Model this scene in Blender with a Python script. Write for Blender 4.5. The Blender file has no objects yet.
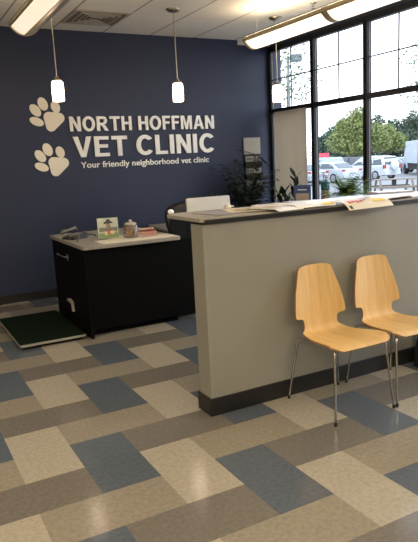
import bpy, bmesh, math, random
from mathutils import Vector, Matrix
random.seed(7)
C = bpy.context.scene.collection
PI = math.pi

# ------------------------------------------------------------------ materials
MATS = {}
def mat(name, col, rough=.5, metal=0., emit=None, es=0., spec=None, noise=None, coat=0., bump=None, trans=0.):
    """noise=(scale, amount, detail): darkens/lightens the base colour; bump=(scale,strength)"""
    if name in MATS: return MATS[name]
    m = bpy.data.materials.new(name); m.use_nodes = True
    nt = m.node_tree; b = nt.nodes['Principled BSDF']
    b.inputs['Base Color'].default_value = (*col, 1)
    b.inputs['Roughness'].default_value = rough
    b.inputs['Metallic'].default_value = metal
    b.inputs['Coat Weight'].default_value = coat
    if spec is not None: b.inputs['Specular IOR Level'].default_value = spec
    if emit: b.inputs['Emission Color'].default_value = (*emit, 1); b.inputs['Emission Strength'].default_value = es
    if trans: b.inputs['Transmission Weight'].default_value = trans
    if noise or bump:
        tc = nt.nodes.new('ShaderNodeTexCoord')
    if noise:
        n = nt.nodes.new('ShaderNodeTexNoise'); n.inputs['Scale'].default_value = noise[0]; n.inputs['Detail'].default_value = noise[2] if len(noise) > 2 else 4
        r = nt.nodes.new('ShaderNodeValToRGB')
        r.color_ramp.elements[0].position = .3; r.color_ramp.elements[1].position = .7
        a = noise[1]
        r.color_ramp.elements[0].color = (*[max(0, c*(1-a)) for c in col], 1)
        r.color_ramp.elements[1].color = (*[min(1, c*(1+a)) for c in col], 1)
        nt.links.new(tc.outputs['Object'], n.inputs['Vector']); nt.links.new(n.outputs['Fac'], r.inputs['Fac'])
        nt.links.new(r.outputs['Color'], b.inputs['Base Color'])
    if bump:
        n2 = nt.nodes.new('ShaderNodeTexNoise'); n2.inputs['Scale'].default_value = bump[0]; n2.inputs['Detail'].default_value = 5
        bp = nt.nodes.new('ShaderNodeBump'); bp.inputs['Strength'].default_value = bump[1]; bp.inputs['Distance'].default_value = .01
        nt.links.new(tc.outputs['Object'], n2.inputs['Vector']); nt.links.new(n2.outputs['Fac'], bp.inputs['Height'])
        nt.links.new(bp.outputs['Normal'], b.inputs['Normal'])
    MATS[name] = m
    return m

def glass_mat(name, tint=(1, 1, 1)):
    m = bpy.data.materials.new(name); m.use_nodes = True; nt = m.node_tree; nt.nodes.clear()
    o = nt.nodes.new('ShaderNodeOutputMaterial'); t = nt.nodes.new('ShaderNodeBsdfTransparent'); g = nt.nodes.new('ShaderNodeBsdfGlossy')
    t.inputs['Color'].default_value = (*tint, 1); g.inputs['Roughness'].default_value = .02
    mx = nt.nodes.new('ShaderNodeMixShader'); lw = nt.nodes.new('ShaderNodeLayerWeight'); lw.inputs['Blend'].default_value = .5
    pw = nt.nodes.new('ShaderNodeMath'); pw.operation = 'POWER'; pw.inputs[1].default_value = 4
    fr = nt.nodes.new('ShaderNodeMath'); fr.operation = 'MULTIPLY_ADD'; fr.inputs[1].default_value = .5; fr.inputs[2].default_value = .025
    nt.links.new(lw.outputs['Facing'], pw.inputs[0]); nt.links.new(pw.outputs[0], fr.inputs[0]); nt.links.new(fr.outputs[0], mx.inputs[0]); nt.links.new(t.outputs[0], mx.inputs[1]); nt.links.new(g.outputs[0], mx.inputs[2])
    nt.links.new(mx.outputs[0], o.inputs[0]); return m

def wood_mat():
    m = bpy.data.materials.new('birch_ply'); m.use_nodes = True; nt = m.node_tree; b = nt.nodes['Principled BSDF']
    tc = nt.nodes.new('ShaderNodeTexCoord'); mp = nt.nodes.new('ShaderNodeMapping'); mp.inputs['Scale'].default_value = (26, 1.6, 1.6)
    n = nt.nodes.new('ShaderNodeTexNoise'); n.inputs['Scale'].default_value = 2.2; n.inputs['Detail'].default_value = 6
    r = nt.nodes.new('ShaderNodeValToRGB'); r.color_ramp.elements[0].position = .25; r.color_ramp.elements[1].position = .78
    r.color_ramp.elements[0].color = (.66, .40, .135, 1); r.color_ramp.elements[1].color = (.80, .545, .22, 1)
    # slightly paler veneer leaf on one side of the centre joint
    sx = nt.nodes.new('ShaderNodeSeparateXYZ'); gt = nt.nodes.new('ShaderNodeMath'); gt.operation = 'GREATER_THAN'; gt.inputs[1].default_value = .012
    mx = nt.nodes.new('ShaderNodeMixRGB'); mx.blend_type = 'MULTIPLY'; mx.inputs['Color2'].default_value = (.90, .88, .84, 1)
    nt.links.new(tc.outputs['Object'], mp.inputs['Vector']); nt.links.new(mp.outputs[0], n.inputs['Vector']); nt.links.new(n.outputs['Fac'], r.inputs['Fac'])
    nt.links.new(tc.outputs['Object'], sx.inputs[0]); nt.links.new(sx.outputs['X'], gt.inputs[0]); nt.links.new(gt.outputs[0], mx.inputs['Fac'])
    nt.links.new(r.outputs['Color'], mx.inputs['Color1']); nt.links.new(mx.outputs[0], b.inputs['Base Color'])
    b.inputs['Roughness'].default_value = .38
    return m

def ceiling_mat():
    m = bpy.data.materials.new('ceiling_tiles'); m.use_nodes = True; nt = m.node_tree; b = nt.nodes['Principled BSDF']
    tc = nt.nodes.new('ShaderNodeTexCoord'); s = nt.nodes.new('ShaderNodeSeparateXYZ'); nt.links.new(tc.outputs['Object'], s.inputs[0])
    def line(sock, off, per, w):
        a = nt.nodes.new('ShaderNodeMath'); a.operation = 'SUBTRACT'; a.inputs[1].default_value = off; nt.links.new(sock, a.inputs[0])
        d = nt.nodes.new('ShaderNodeMath'); d.operation = 'PINGPONG'; d.inputs[1].default_value = per/2; nt.links.new(a.outputs[0], d.inputs[0])
        l = nt.nodes.new('ShaderNodeMath'); l.operation = 'LESS_THAN'; l.inputs[1].default_value = w; nt.links.new(d.outputs[0], l.inputs[0]); return l
    lx = line(s.outputs['X'], .105, .61, .011); ly = line(s.outputs['Y'], .25, .61, .006)
    n = nt.nodes.new('ShaderNodeTexNoise'); n.inputs['Scale'].default_value = 90; n.inputs['Detail'].default_value = 3
    r = nt.nodes.new('ShaderNodeValToRGB'); r.color_ramp.elements[0].color = (.80, .76, .69, 1); r.color_ramp.elements[1].color = (.90, .86, .79, 1)
    nt.links.new(tc.outputs['Object'], n.inputs['Vector']); nt.links.new(n.outputs['Fac'], r.inputs['Fac'])
    m1 = nt.nodes.new('ShaderNodeMixRGB'); m1.inputs['Color2'].default_value = (.74, .69, .61, 1); nt.links.new(ly.outputs[0], m1.inputs['Fac']); nt.links.new(r.outputs['Color'], m1.inputs['Color1'])
    m2 = nt.nodes.new('ShaderNodeMixRGB'); m2.inputs['Color2'].default_value = (.40, .36, .31, 1); nt.links.new(lx.outputs[0], m2.inputs['Fac']); nt.links.new(m1.outputs[0], m2.inputs['Color1'])
    nt.links.new(m2.outputs[0], b.inputs['Base Color']); b.inputs['Roughness'].default_value = .9
    return m

def floor_mat(name, c, k=1.0):
    m = mat(name, c, rough=.15, noise=(45, .13, 8), spec=.5)
    return m

# ------------------------------------------------------------------ mesh helpers
class MB:
    def __init__(s): s.v = []; s.f = []; s.mi = []
    def add(s, vs, fs, mi=0):
        b = len(s.v); s.v += [tuple(p) for p in vs]
        for f in fs: s.f.append(tuple(i+b for i in f)); s.mi.append(mi)
        return s
    def box(s, a, b, mi=0, M=None):
        x0, y0, z0 = a; x1, y1, z1 = b
        vs = [Vector(p) for p in ((x0,y0,z0),(x1,y0,z0),(x1,y1,z0),(x0,y1,z0),(x0,y0,z1),(x1,y0,z1),(x1,y1,z1),(x0,y1,z1))]
        if M is not None: vs = [M @ p for p in vs]
        return s.add(vs, [(0,3,2,1),(4,5,6,7),(0,1,5,4),(1,2,6,5),(2,3,7,6),(3,0,4,7)], mi)
    def tube(s, pts, r, n=10, mi=0, cap=True):
        pts = [Vector(p) for p in pts]; R = r if hasattr(r, '__len__') else [r]*len(pts)
        vs = []; up = None
        for i, p in enumerate(pts):
            t = (pts[min(i+1, len(pts)-1)] - pts[max(i-1, 0)]).normalized()
            if up is None: up = Vector((0,0,1)) if abs(t.z) < .9 else Vector((1,0,0))
            a = t.cross(up).normalized(); b_ = a.cross(t).normalized(); up = b_
            for k in range(n):
                w = 2*PI*k/n; vs.append(p + (a*math.cos(w) + b_*math.sin(w))*R[i])
        fs = [(i*n+k, i*n+(k+1) % n, (i+1)*n+(k+1) % n, (i+1)*n+k) for i in range(len(pts)-1) for k in range(n)]
        if cap: fs += [tuple(range(n)), tuple(range((len(pts)-1)*n+n-1, (len(pts)-1)*n-1, -1))]
        return s.add(vs, fs, mi)
    def lathe(s, prof, c=(0,0,0), n=24, mi=0, M=None):
        vs = []
        for (r, z) in prof:
            for k in range(n):
                w = 2*PI*k/n; p = Vector((c[0]+r*math.cos(w), c[1]+r*math.sin(w), c[2]+z)); vs.append(M @ p if M is not None else p)
        fs = [(i*n+k, i*n+(k+1) % n, (i+1)*n+(k+1) % n, (i+1)*n+k) for i in range(len(prof)-1) for k in range(n)]
        if prof[0][0] > 1e-5: fs.append(tuple(range(n-1, -1, -1)))
        if prof[-1][0] > 1e-5: fs.append(tuple(range((len(prof)-1)*n, len(prof)*n)))
        return s.add(vs, fs, mi)
    def prism(s, poly, h0, h1, axis='z', mi=0, M=None):
        """extrude a 2D polygon: axis z -> (x,y)+z ; axis y -> (x,z)+y ; axis x -> (y,z)+x"""
        def P(a, b, h):
            p = Vector((a,b,h)) if axis == 'z' else Vector((a,h,b)) if axis == 'y' else Vector((h,a,b))
            return M @ p if M is not None else p
        n = len(poly); vs = [P(a,b,h0) for a,b in poly] + [P(a,b,h1) for a,b in poly]
        fs = [tuple(range(n-1,-1,-1)), tuple(range(n,2*n))] + [(i,(i+1)%n,n+(i+1)%n,n+i) for i in range(n)]
        return s.add(vs, fs, mi)
    def quad(s, a, b, c, d, mi=0): return s.add([a,b,c,d], [(0,1,2,3)], mi)
    def build(s, name, m, parent=None, smooth=False, bevel=0, fixn=True):
        me = bpy.data.meshes.new(name); me.from_pydata([tuple(p) for p in s.v], [], s.f)
        ms = m if isinstance(m, (list, tuple)) else [m]
        for q in ms: me.materials.append(q)
        me.polygons.foreach_set('material_index', s.mi)
        if fixn:
            bm = bmesh.new(); bm.from_mesh(me); bmesh.ops.recalc_face_normals(bm, faces=bm.faces); bm.to_mesh(me); bm.free()
        if smooth:
            me.polygons.foreach_set('use_smooth', [True]*len(me.polygons))
        me.update()
        o = bpy.data.objects.new(name, me); C.objects.link(o)
        if parent is not None: o.parent = parent
        if bevel:
            b = o.modifiers.new('bevel', 'BEVEL'); b.width = bevel; b.segments = 2; b.limit_method = 'ANGLE'; b.angle_limit = math.radians(50)
        if smooth:
            e = o.modifiers.new('edges', 'EDGE_SPLIT'); e.split_angle = math.radians(40)
        return o

def tag(o, label=None, cat=None, group=None, kind=None):
    if label: o['label'] = label
    if cat: o['category'] = cat
    if group: o['group'] = group
    if kind: o['kind'] = kind
    return o
def empty(name, loc=(0,0,0), rz=0.):
    o = bpy.data.objects.new(name, None); C.objects.link(o); o.location = loc; o.rotation_euler = (0,0,rz); o.empty_display_size = .05
    return o
def copy_tree(o, parent=None):
    c = o.copy(); C.objects.link(c)
    if parent is not None: c.parent = parent
    for ch in list(o.children): copy_tree(ch, c)
    return c
def struct(o, label=None): o['kind'] = 'structure'; return o
def rrect(x0, y0, x1, y1, r, n=5):
    out = []
    for cx, cy, a0 in ((x1-r,y1-r,0),(x0+r,y1-r,90),(x0+r,y0+r,180),(x1-r,y0+r,270)):
        for k in range(n+1):
            a = math.radians(a0+90*k/n); out.append((cx+r*math.cos(a), cy+r*math.sin(a)))
    return out

# ------------------------------------------------------------------ palette
NAVY = mat('navy_paint', (.019, .028, .068), rough=.55, bump=(60, .05))
CREAM = mat('cream_paint', (.42, .37, .29), rough=.7)
TAUPE = mat('taupe_laminate', (.290, .280, .236), rough=.45, noise=(3, .04))
BLACKW = mat('black_laminate', (.0022, .0021, .0021), rough=.6, spec=.12, noise=(10, .2))
BLACKB = mat('black_vinyl_base', (.012, .011, .010), rough=.45)
GREYLAM = mat('grey_laminate', (.33, .305, .26), rough=.35, noise=(60, .08))
FRAME = mat('dark_window_frame', (.007, .007, .010), rough=.45, spec=.35)
MUNTIN = mat('grey_muntin', (.10, .10, .12), rough=.5)
CHROME = mat('chrome', (.42,.40,.37), rough=.18, metal=1)
NICKEL = mat('brushed_nickel', (.45, .40, .33), rough=.3, metal=1)
RUBBER = mat('black_rubber', (.012, .012, .012), rough=.7)
PLY = wood_mat()
PLYEDGE = mat('ply_edge', (.36, .17, .06), rough=.5)
GLASS = glass_mat('window_glass')
WHITEP = mat('white_plastic', (.72, .68, .60), rough=.35)
WHITE = mat('white_paper', (.80, .78, .74), rough=.6)
BLACKP = mat('black_plastic', (.01, .01, .01), rough=.3)
DKGREEN = mat('dark_foliage', (.014, .034, .016), rough=.45)
DKSTEM = mat('dark_stem', (.05, .04, .02), rough=.7)
FABRIC = mat('black_leather', (.010, .009, .009), rough=.35)

# ------------------------------------------------------------------ the room
K = 1.5523; U0 = .4295; V0 = 3.5478; T = .3048
XL, YB, XR, YW, H = -3.4, -3.0, 5.0, 7.33, 3.12

fm = MB()
for k in range(-45, 46):
    for m in range(-24, 25):
        p = (k+m) & 1
        for (i, j, w, h, mi) in ((k+2*m, -2-k+2*m, 1, 2, 0+p), (k+2*m, -k+2*m, 2, 1, 2+p)):
            x0, y0 = U0+i*T, V0+j*T; x1, y1 = x0+w*T, y0+h*T
            x0 = max(x0, XL); x1 = min(x1, XR); y0 = max(y0, YB); y1 = min(y1, 7.46)
            if x1-x0 > 1e-4 and y1-y0 > 1e-4:
                fm.quad((x0,y0,0),(x1,y0,0),(x1,y1,0),(x0,y1,0), mi)
floor = struct(fm.build('floor', [floor_mat('tile_beige', (.395, .355, .28)), floor_mat('tile_blue', (.098, .118, .142)),
                                  floor_mat('tile_brown', (.172, .155, .132)), floor_mat('tile_tan', (.28, .247, .19))], fixn=False))
struct(MB().box((XL, YB, H), (XR, 7.46, H+.1)).build('ceiling', ceiling_mat()))
struct(MB().box((XL, YW, 0), (4.42, YW+.25, H)).box((4.42, 7.45, 0), (XR+.2, 7.6, H)).build('wall_back', NAVY))
struct(MB().box((XL-.15, YB, 0), (XL, YW+.2, H)).build('wall_left', CREAM))
struct(MB().box((XL-.15, YB-.15, 0), (XR+.2, YB, H)).build('wall_front', CREAM))
# window wall: low sill wall, header, solid stretch beyond the last window
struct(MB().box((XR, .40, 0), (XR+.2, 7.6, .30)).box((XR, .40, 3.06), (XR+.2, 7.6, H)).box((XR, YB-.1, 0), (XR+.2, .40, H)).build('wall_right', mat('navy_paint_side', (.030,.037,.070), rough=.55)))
struct(MB().box((XL, YW-.012, 0), (4.42, YW, .10)).box((4.408, YW-.012, 0), (4.42, 7.45, .10)).box((4.42, 7.438, 0), (XR, 7.45, .10)).build('baseboard_back', BLACKB))
struct(MB().box((XR-.012, .4, 0), (XR, 7.43, .10)).build('baseboard_right', BLACKB))
struct(MB().box((4.42, 7.42, 3.085), (XR, 7.449, H-.001)).build('trim_1', mat('white_angle', (.7,.68,.62), rough=.6)))

# windows: y of the mullion centres
ys = [7.415, 6.44, 5.46, 4.48, 3.50, 2.52, 1.54, .56]
ZT0, ZT1 = 2.163, 2.222      # transom
for n in range(7):
    ya, yb = ys[n+1], ys[n]
    fr = MB()
    hw = .033
    if n == 0: fr.box((4.975, yb-.03, .30), (5.04, yb+.034, 3.06))
    fr.box((4.97, ya-hw, .30), (5.04, ya-.006, 3.06)); fr.box((4.985, ya-.006, .30), (5.04, ya+.006, 3.06)); fr.box((4.97, ya+.006, .30), (5.04, ya+hw, 3.06))
    y0 = ya+hw; y1 = yb-(.03 if n == 0 else hw)
    fr.box((4.972, y0, .301), (5.04, y1, .36)); fr.box((4.972, y0, ZT0), (5.04, y1, ZT1)); fr.box((4.972, y0, 2.995), (5.04, y1, 3.059))
    w = struct(fr.build('window_%d' % (n+1), FRAME))
    mu = MB().box((4.995, (y0+y1)/2-.006, ZT1), (5.01, (y0+y1)/2+.006, 2.995)).box((4.995, y0, 2.612), (5.01, y1, 2.626))
    mu.build('muntin', MUNTIN, w)
    g = MB().box((5.015, y0, .36), (5.021, y1, ZT0)).box((5.015, y0, ZT1), (5.021, y1, 2.995))
    g.build('pane', GLASS, w)
    # slim grey strip: the reflection on each mullion's side, put into colour
    MB().box((4.995, y1-.008, .361), (5.014, y1, ZT0-.001)).box((4.995, y1-.008, ZT1+.001), (5.014, y1, 2.994)).build('side_sheen', mat('sheen_grey', (.13,.13,.15), rough=.4), w)

# ------------------------------------------------------------------ reception counter
PX0, PX1, PY0, PY1 = 1.594, 4.30, 3.12, 3.275
rc = tag(empty('reception_counter', (PX0, PY0, 0)), 'long taupe reception half wall with black base behind the two wooden chairs', 'reception counter')
def rel(o, p):  # keep world coordinates of a mesh built in world space when parenting
    o.parent = p; o.matrix_parent_inverse = Matrix.Identity(4); o.location = (-p.location.x, -p.location.y, -p.location.z) if p.rotation_euler.z == 0 else o.location
    return o
rel(MB().box((PX0, PY0, .1), (PX1, PY1, 1.19)).build('half_wall', TAUPE, bevel=.003), rc)
rel(MB().box((PX0-.012, PY0-.012, 0), (PX1+.012, PY1+.012, .112)).build('base_trim', BLACKB, bevel=.004), rc)
rel(MB().box((PX0-.006, PY0-.016, 1.186), (PX1, PY1, 1.199)).build('top_band', BLACKB), rc)
ct = MB()
top = [(PX1, 3.104), (PX1, 3.64)]
for k in range(9):
    a = math.radians(90+90*k/8); top.append((1.66+.085*math.cos(a), 3.555+.085*math.sin(a)))
for k in range(5):
    a = math.radians(180+90*k/4); top.append((1.597+.02*math.cos(a), 3.124+.02*math.sin(a)))
ct.prism(top, 1.199, 1.222)
ctop = ct.build('countertop', GREYLAM, bevel=.003)
MB().box((1.60, 3.100, 1.1992), (PX1, 3.1035, 1.2135)).build('edge_strip', BLACKB, ctop)
tag(ctop, 'grey speckled transaction worktop covered in magazines, on the taupe half wall', 'worktop')

# ------------------------------------------------------------------ left desk
dk = tag(empty('desk', (1.47, 5.19, 0)), 'black side desk with grey laminate top beside the green floor mat', 'desk')
rel(MB().box((1.485, 5.24, 0), (1.515, 6.40, .822)).build('side_panel', BLACKW), dk)
rel(MB().box((1.516, 5.31, .055), (2.60, 5.33, .822)).build('front_panel', mat('black_laminate_front', (.0026,.0024,.0023), rough=.5, spec=.12, noise=(4,.15))), dk)
rel(MB().box((1.516, 5.36, 0), (2.41, 6.38, .02)).box((2.38, 5.36, .02), (2.41, 6.38, .822)).build('carcass', BLACKW), dk)
rel(MB().prism(rrect(1.465, 5.19, 2.42, 6.43, .03, 4), .824, .860).build('desk_top', GREYLAM, bevel=.006), dk)
h = MB().tube([(1.484, 5.86, .69), (1.462, 5.86, .69), (1.462, 6.16, .69), (1.484, 6.16, .69)], .006, 8)
tag(rel(h.build('handle', mat('silver', (.30,.29,.27), rough=.35, metal=.8), smooth=True), dk), 'silver bar handle')
rel(MB().box((1.4795, 5.80, .66), (1.4845, 5.84, .72)).build('lock_plate', mat('silver', (0,0,0)), bevel=.001), dk)
br = MB().prism([(5.735,.165),(5.775,.165),(5.785,.235),(5.93,.245),(5.93,.262),(5.86,.262),(5.85,.275),(5.76,.262)], 1.462, 1.4845, axis='x')
tag(rel(br.build('bracket', mat('white_bracket', (.38,.36,.31), rough=.5), bevel=.002), dk), 'small white bracket')

# tall black panel and workstation behind the counter
wp = MB().box((2.425, 5.42, .02), (3.95, 5.45, 1.045)).box((2.60, 5.415, .03), (2.605, 5.42, 1.04))
tag(wp.build('privacy_panel', mat('black_panel', (.0045,.005,.006), rough=.6, spec=.2)), 'tall black screen panel standing between the side desk and the half wall', 'panel')
ws = tag(empty('work_table', (2.5, 5.5, 0)), 'low grey topped work table hidden behind the tall black panel, carrying the white computer', 'table')
rel(MB().box((2.62, 5.47, .72), (3.95, 5.93, .75)).build('table_top', GREYLAM, bevel=.004), ws)
for (a, b) in ((2.66,5.5),(3.88,5.5),(2.66,5.86),(3.88,5.86)):
    rel(MB().box((a, b, 0), (a+.04, b+.04, .72)).build('leg', BLACKW), ws)
cr = tag(empty('credenza', (3.0, 6.9, 0)), 'low grey topped cabinet reaching out from the navy wall behind the office chair', 'cabinet')
rel(MB().prism([(2.94,7.30),(2.86,6.52),(3.75,6.52),(3.75,7.30)], .74, .77).build('cabinet_top', GREYLAM, bevel=.003), cr)
rel(MB().box((3.0, 6.57, 0), (3.73, 7.29, .74)).build('body', BLACKW), cr)
for k in range(2):
    d = rel(MB().box((3.01+k*.36, 6.55, .06), (3.36+k*.36, 6.569, .72)).build('door', BLACKW, bevel=.002), cr)
    MB().box((3.31+k*.36, 6.535, .60), (3.325+k*.36, 6.549, .70)).build('handle', NICKEL, d)

# white all-in-one computer, seen from the back
IMS = .955
im = tag(empty('computer', (3.035, 5.75, .75)), 'white all-in-one desktop computer seen from behind over the counter', 'computer')
def L(b, name, m, par, **k): return b.build(name, m, par, **k)
Mi = Matrix.Rotation(math.radians(-4), 4, 'X') @ Matrix.Scale(IMS, 4)
L(MB().prism(rrect(-.275, .05, .275, .44, .02), -.018, .012, axis='y', M=Mi), 'back_shell', WHITEP, im, bevel=.004)
L(MB().prism(rrect(-.280, .045, .280, .447, .022), .0125, .022, axis='y', M=Mi), 'screen', BLACKP, im)
L(MB().box((-.09, -.02, 0), (.09, .12, .008)).prism([(-.10,.004),(-.02,.004),(-.02,.22),(-.04,.22)], -.06, .06, axis='x'), 'stand', mat('aluminium', (.6,.6,.6), rough=.35, metal=.9), im)

# office chair
oc = tag(empty('office_chair', (3.045, 6.20, 0)), 'black leather office chair with shiny back behind the counter, left of the white computer', 'chair')
bk = MB()
ow = []
nu, nv = 12, 10
for j in range(nv+1):
    for i in range(nu+1):
        u = -1+2*i/nu; v = j/nv
        hw_ = (.13+.125*min(1,v/.62)**.8)*(1-.06*v*v) * (1 if v < .8 else math.sqrt(max(0, 1-((v-.8)/.2)**2))*.22+.78)
        ow.append((u*hw_, .20 - .05*(1-u*u) + .05*v - .04*math.sin(v*PI), .52+.575*v - (.05*u*u*v)))
fs = [(j*(nu+1)+i, j*(nu+1)+i+1, (j+1)*(nu+1)+i+1, (j+1)*(nu+1)+i) for j in range(nv) for i in range(nu)]
bk.add(ow, fs)
b_ = bk.build('backrest', FABRIC, oc, smooth=True); s_ = b_.modifiers.new('t', 'SOLIDIFY'); s_.thickness = .05
L(MB().prism(rrect(-.25, -.26, .25, .22, .07), .44, .52), 'seat', FABRIC, oc, bevel=.02)
for sx in (-1, 1):
    L(MB().tube([(sx*.27, .18, .50), (sx*.285, .14, .70), (sx*.285, .05, .745), (sx*.285, -.16, .745), (sx*.28, -.2, .70), (sx*.26, -.18, .48)], .018, 8), 'armrest', BLACKP, oc, smooth=True)
L(MB().tube([(0,0,.10),(0,0,.44)], .03, 12), 'gas_post', CHROME, oc, smooth=True)
for k in range(5):
    a = 2*PI*k/5
    lg = L(MB().tube([(0,0,.11),(.28*math.cos(a), .28*math.sin(a), .075)], [.03,.018], 8), 'leg', BLACKP, oc)
    L(MB().lathe([(.001,-.028),(.02,-.028),(.028,-.012),(.028,.012),(.02,.028),(.001,.028)], M=Matrix.Translation((.28*math.cos(a), .28*math.sin(a), .03)) @ Matrix.Rotation(PI/2, 4, 'X'), n=12), 'caster', BLACKP, lg)
L(MB().lathe([(.001,0),(.018,.001),(.030,.006),(.022,.012),(.001,.013)], M=Matrix.Translation((-.205, .135, .995)) @ Matrix.Rotation(math.radians(75), 4, 'X') @ Matrix.Scale(1.25, 4, (1,0,0)), n=16), 'highlight_disc', mat('highlight_pale', (.95,.95,.95), rough=.35, metal=.3), oc, smooth=True)  # pale disc standing for the pendant's highlight on the glossy leather

# ------------------------------------------------------------------ things on the desk
sheet = MB().box((1.66, 5.21, .8605), (2.40, 5.50, .8625))
tag(sheet.build('paper_mat', mat('cream_paper', (.80,.73,.58), rough=.5)), 'long cream paper mat along the front of the side desk', 'paper mat')
s2 = MB().box((-.15, -.11, 0), (.15, .11, .0015)); o = s2.build('paper_sheet', mat('cream_paper', (0,0,0))); o.location = (1.98, 5.58, .8630); o.rotation_euler.z = .25
o.location.z = .8628
tag(o, 'loose cream paper sheet on the side desk, under the dog picture stand', 'paper sheet')
# picture stand
pc = tag(empty('picture_stand', (1.83, 5.56, .866), math.radians(-14)), 'small clear picture stand showing a dog in a dark hat', 'picture stand')
Mt = Matrix.Rotation(math.radians(-10), 4, 'X')
L(MB().box((-.098, 0, .0), (.098, .006, .195), M=Mt), 'panel', mat('pale_mint_print', (.55,.60,.50), rough=.25, noise=(9,.12)), pc)
def disc(cx, cz, rx, rz, d=-.0008, n=18, rot=0.):
    return [(cx+rx*math.cos(2*PI*k/n)*math.cos(rot)-rz*math.sin(2*PI*k/n)*math.sin(rot), cz+rx*math.cos(2*PI*k/n)*math.sin(rot)+rz*math.sin(2*PI*k/n)*math.cos(rot)) for k in range(n)]
def flat(poly, d0, d1, name, m): return L(MB().prism(poly, d0, d1, axis='y', M=Mt), name, m, pc)
flat([(-.096,.004),(.096,.004),(.096,.050),(.02,.056),(-.096,.048)], -.0012, -.0002, 'printed_grass', mat('print_green', (.20,.32,.12), rough=.4))
pd = MB()
pd.prism(disc(.004, .075, .035, .036), -.0022, -.0013, axis='y', mi=0, M=Mt)
pd.prism(disc(-.022, .048, .014, .020), -.0028, -.0023, axis='y', mi=1, M=Mt)
pd.prism(disc(.040, .058, .022, .020), -.0028, -.0023, axis='y', mi=1, M=Mt)
pd.prism([(.02,.088),(.088,.085),(.088,.10),(.02,.104)], -.0028, -.0023, axis='y', mi=2, M=Mt)
pd.prism(disc(.004, .118, .022, .028), -.0034, -.0029, axis='y', mi=3, M=Mt)
pd.prism([(-.035,.138),(.045,.142),(.048,.156),(.03,.160),(.012,.185),(-.008,.182),(-.018,.160),(-.038,.155)], -.004, -.0035, axis='y', mi=2, M=Mt)
L(pd, 'printed_dog', [mat('print_red', (.62,.16,.11), rough=.4), mat('print_cream', (.75,.60,.42), rough=.4), mat('print_dark', (.04,.035,.03), rough=.4), mat('print_brown', (.30,.20,.12), rough=.4)], pc)
L(MB().box((-.09, .02, -.004), (.09, .075, -.001)).box((-.085, .03, .0), (.085, .033, .10), M=Matrix.Rotation(math.radians(18), 4, 'X')), 'foot', mat('clear_acrylic', (.6,.65,.6), rough=.1, trans=.7), pc)
# jar of treats
jr = tag(empty('treat_jar', (2.02, 5.46, .8645)), 'round glass jar of brown pet treats beside the dog picture', 'jar')
L(MB().lathe([(.001,0),(.068,0),(.074,.01),(.075,.085),(.066,.112),(.052,.122),(.050,.122),(.063,.110),(.072,.085),(.071,.012),(.001,.006)], n=28), 'glass_body', mat('jar_glass', (.92,.88,.80), rough=.05, trans=.95), jr, smooth=True)
tr = MB()
for k in range(70):
    a = random.random()*2*PI; r = .055*math.sqrt(random.random()); z = .02+.075*random.random()
    tr.box((-.012,-.007,-.006), (.012,.007,.006), M=Matrix.Translation((r*math.cos(a), r*math.sin(a), z)) @ Matrix.Rotation(random.random()*3, 4, (random.random(), random.random(), .3)), mi=k % 3)
o = L(tr, 'treats', [mat('treat_a', (.45,.20,.07), rough=.7), mat('treat_b', (.30,.12,.05), rough=.7), mat('treat_c', (.55,.33,.15), rough=.7)], jr); o['kind'] = 'stuff'
lid = L(MB().lathe([(.001,.122),(.056,.122),(.058,.132),(.045,.142),(.014,.147),(.012,.152),(.017,.160),(.013,.168),(.001,.170)], n=28), 'lid', mat('frosted_lid', (.55,.50,.42), rough=.25), jr, smooth=True)
# candy / card box, pink papers
pb = tag(empty('treat_box', (2.24, 5.64, .8605), math.radians(-8)), 'open pink and white box on the side desk, right of the treat jar', 'box')
L(MB().box((-.10,-.055,0), (.10,.055,.004)).box((-.10,-.055,.004), (.10,-.050,.030)).box((-.10,.050,.004), (.10,.055,.042)).box((-.10,-.05,.004), (-.095,.05,.036)).box((.095,-.05,.004), (.10,.05,.036)), 'tray', mat('pink_card', (.70,.36,.28), rough=.5), pb)
for k in range(3):
    L(MB().box((-.085+k*.06, -.04, .004), (-.035+k*.06, .04, .036)), 'packet', mat('dark_red_wrap', (.16,.03,.03), rough=.4), pb)
L(MB().box((-.11, .056, .0), (.10, .058, .055)), 'header_card', mat('pale_card', (.70,.60,.50), rough=.5), pb)
leaf = MB().box((-.09,-.045,0), (.09,.045,.002)); o = leaf.build('leaflet', mat('pink_leaflet', (.62,.30,.22), rough=.5)); o.location = (2.17, 5.42, .8628); o.rotation_euler.z = .2
tag(o, 'small pink leaflet lying in front of the pink box on the side desk', 'leaflet')
# telephone
ph = tag(empty('telephone', (1.585, 5.86, .8605), math.radians(-60)), 'dark desk telephone with grey handset and looped cord, left end of the side desk', 'telephone')
L(MB().prism([(-.09,0),(.09,0),(.09,.055),(-.09,.022)], -.085, .085, axis='x'), 'base', mat('charcoal_plastic', (.035,.033,.03), rough=.4), ph, bevel=.004)
L(MB().tube([(-.075,-.10,.055),(-.075,-.085,.075),(-.07,0,.085),(-.075,.085,.095),(-.075,.10,.075)], [.016,.020,.012,.020,.016], 10), 'handset', mat('warm_grey_plastic', (.15,.135,.11), rough=.35), ph, smooth=True)
kp = MB()
for i in range(3):
    for j in range(4): kp.box((-.02+i*.03, -.06+j*.03, .03+.0045*j), (0+i*.03, -.04+j*.03, .040+.0055*j))
L(kp, 'keypad', mat('key_grey', (.25,.25,.24), rough=.5), ph)
cord = [(-.07,.10,.07)]
for k in range(26):
    t = k/25; cord.append((-.08+.22*t, .12+.05*math.sin(t*9), .012+.07*math.sin(t*PI)*(1-t)+.004*math.sin(k*2.4)))
L(MB().tube(cord, .005, 6), 'cord', BLACKP, ph, smooth=True)
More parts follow.
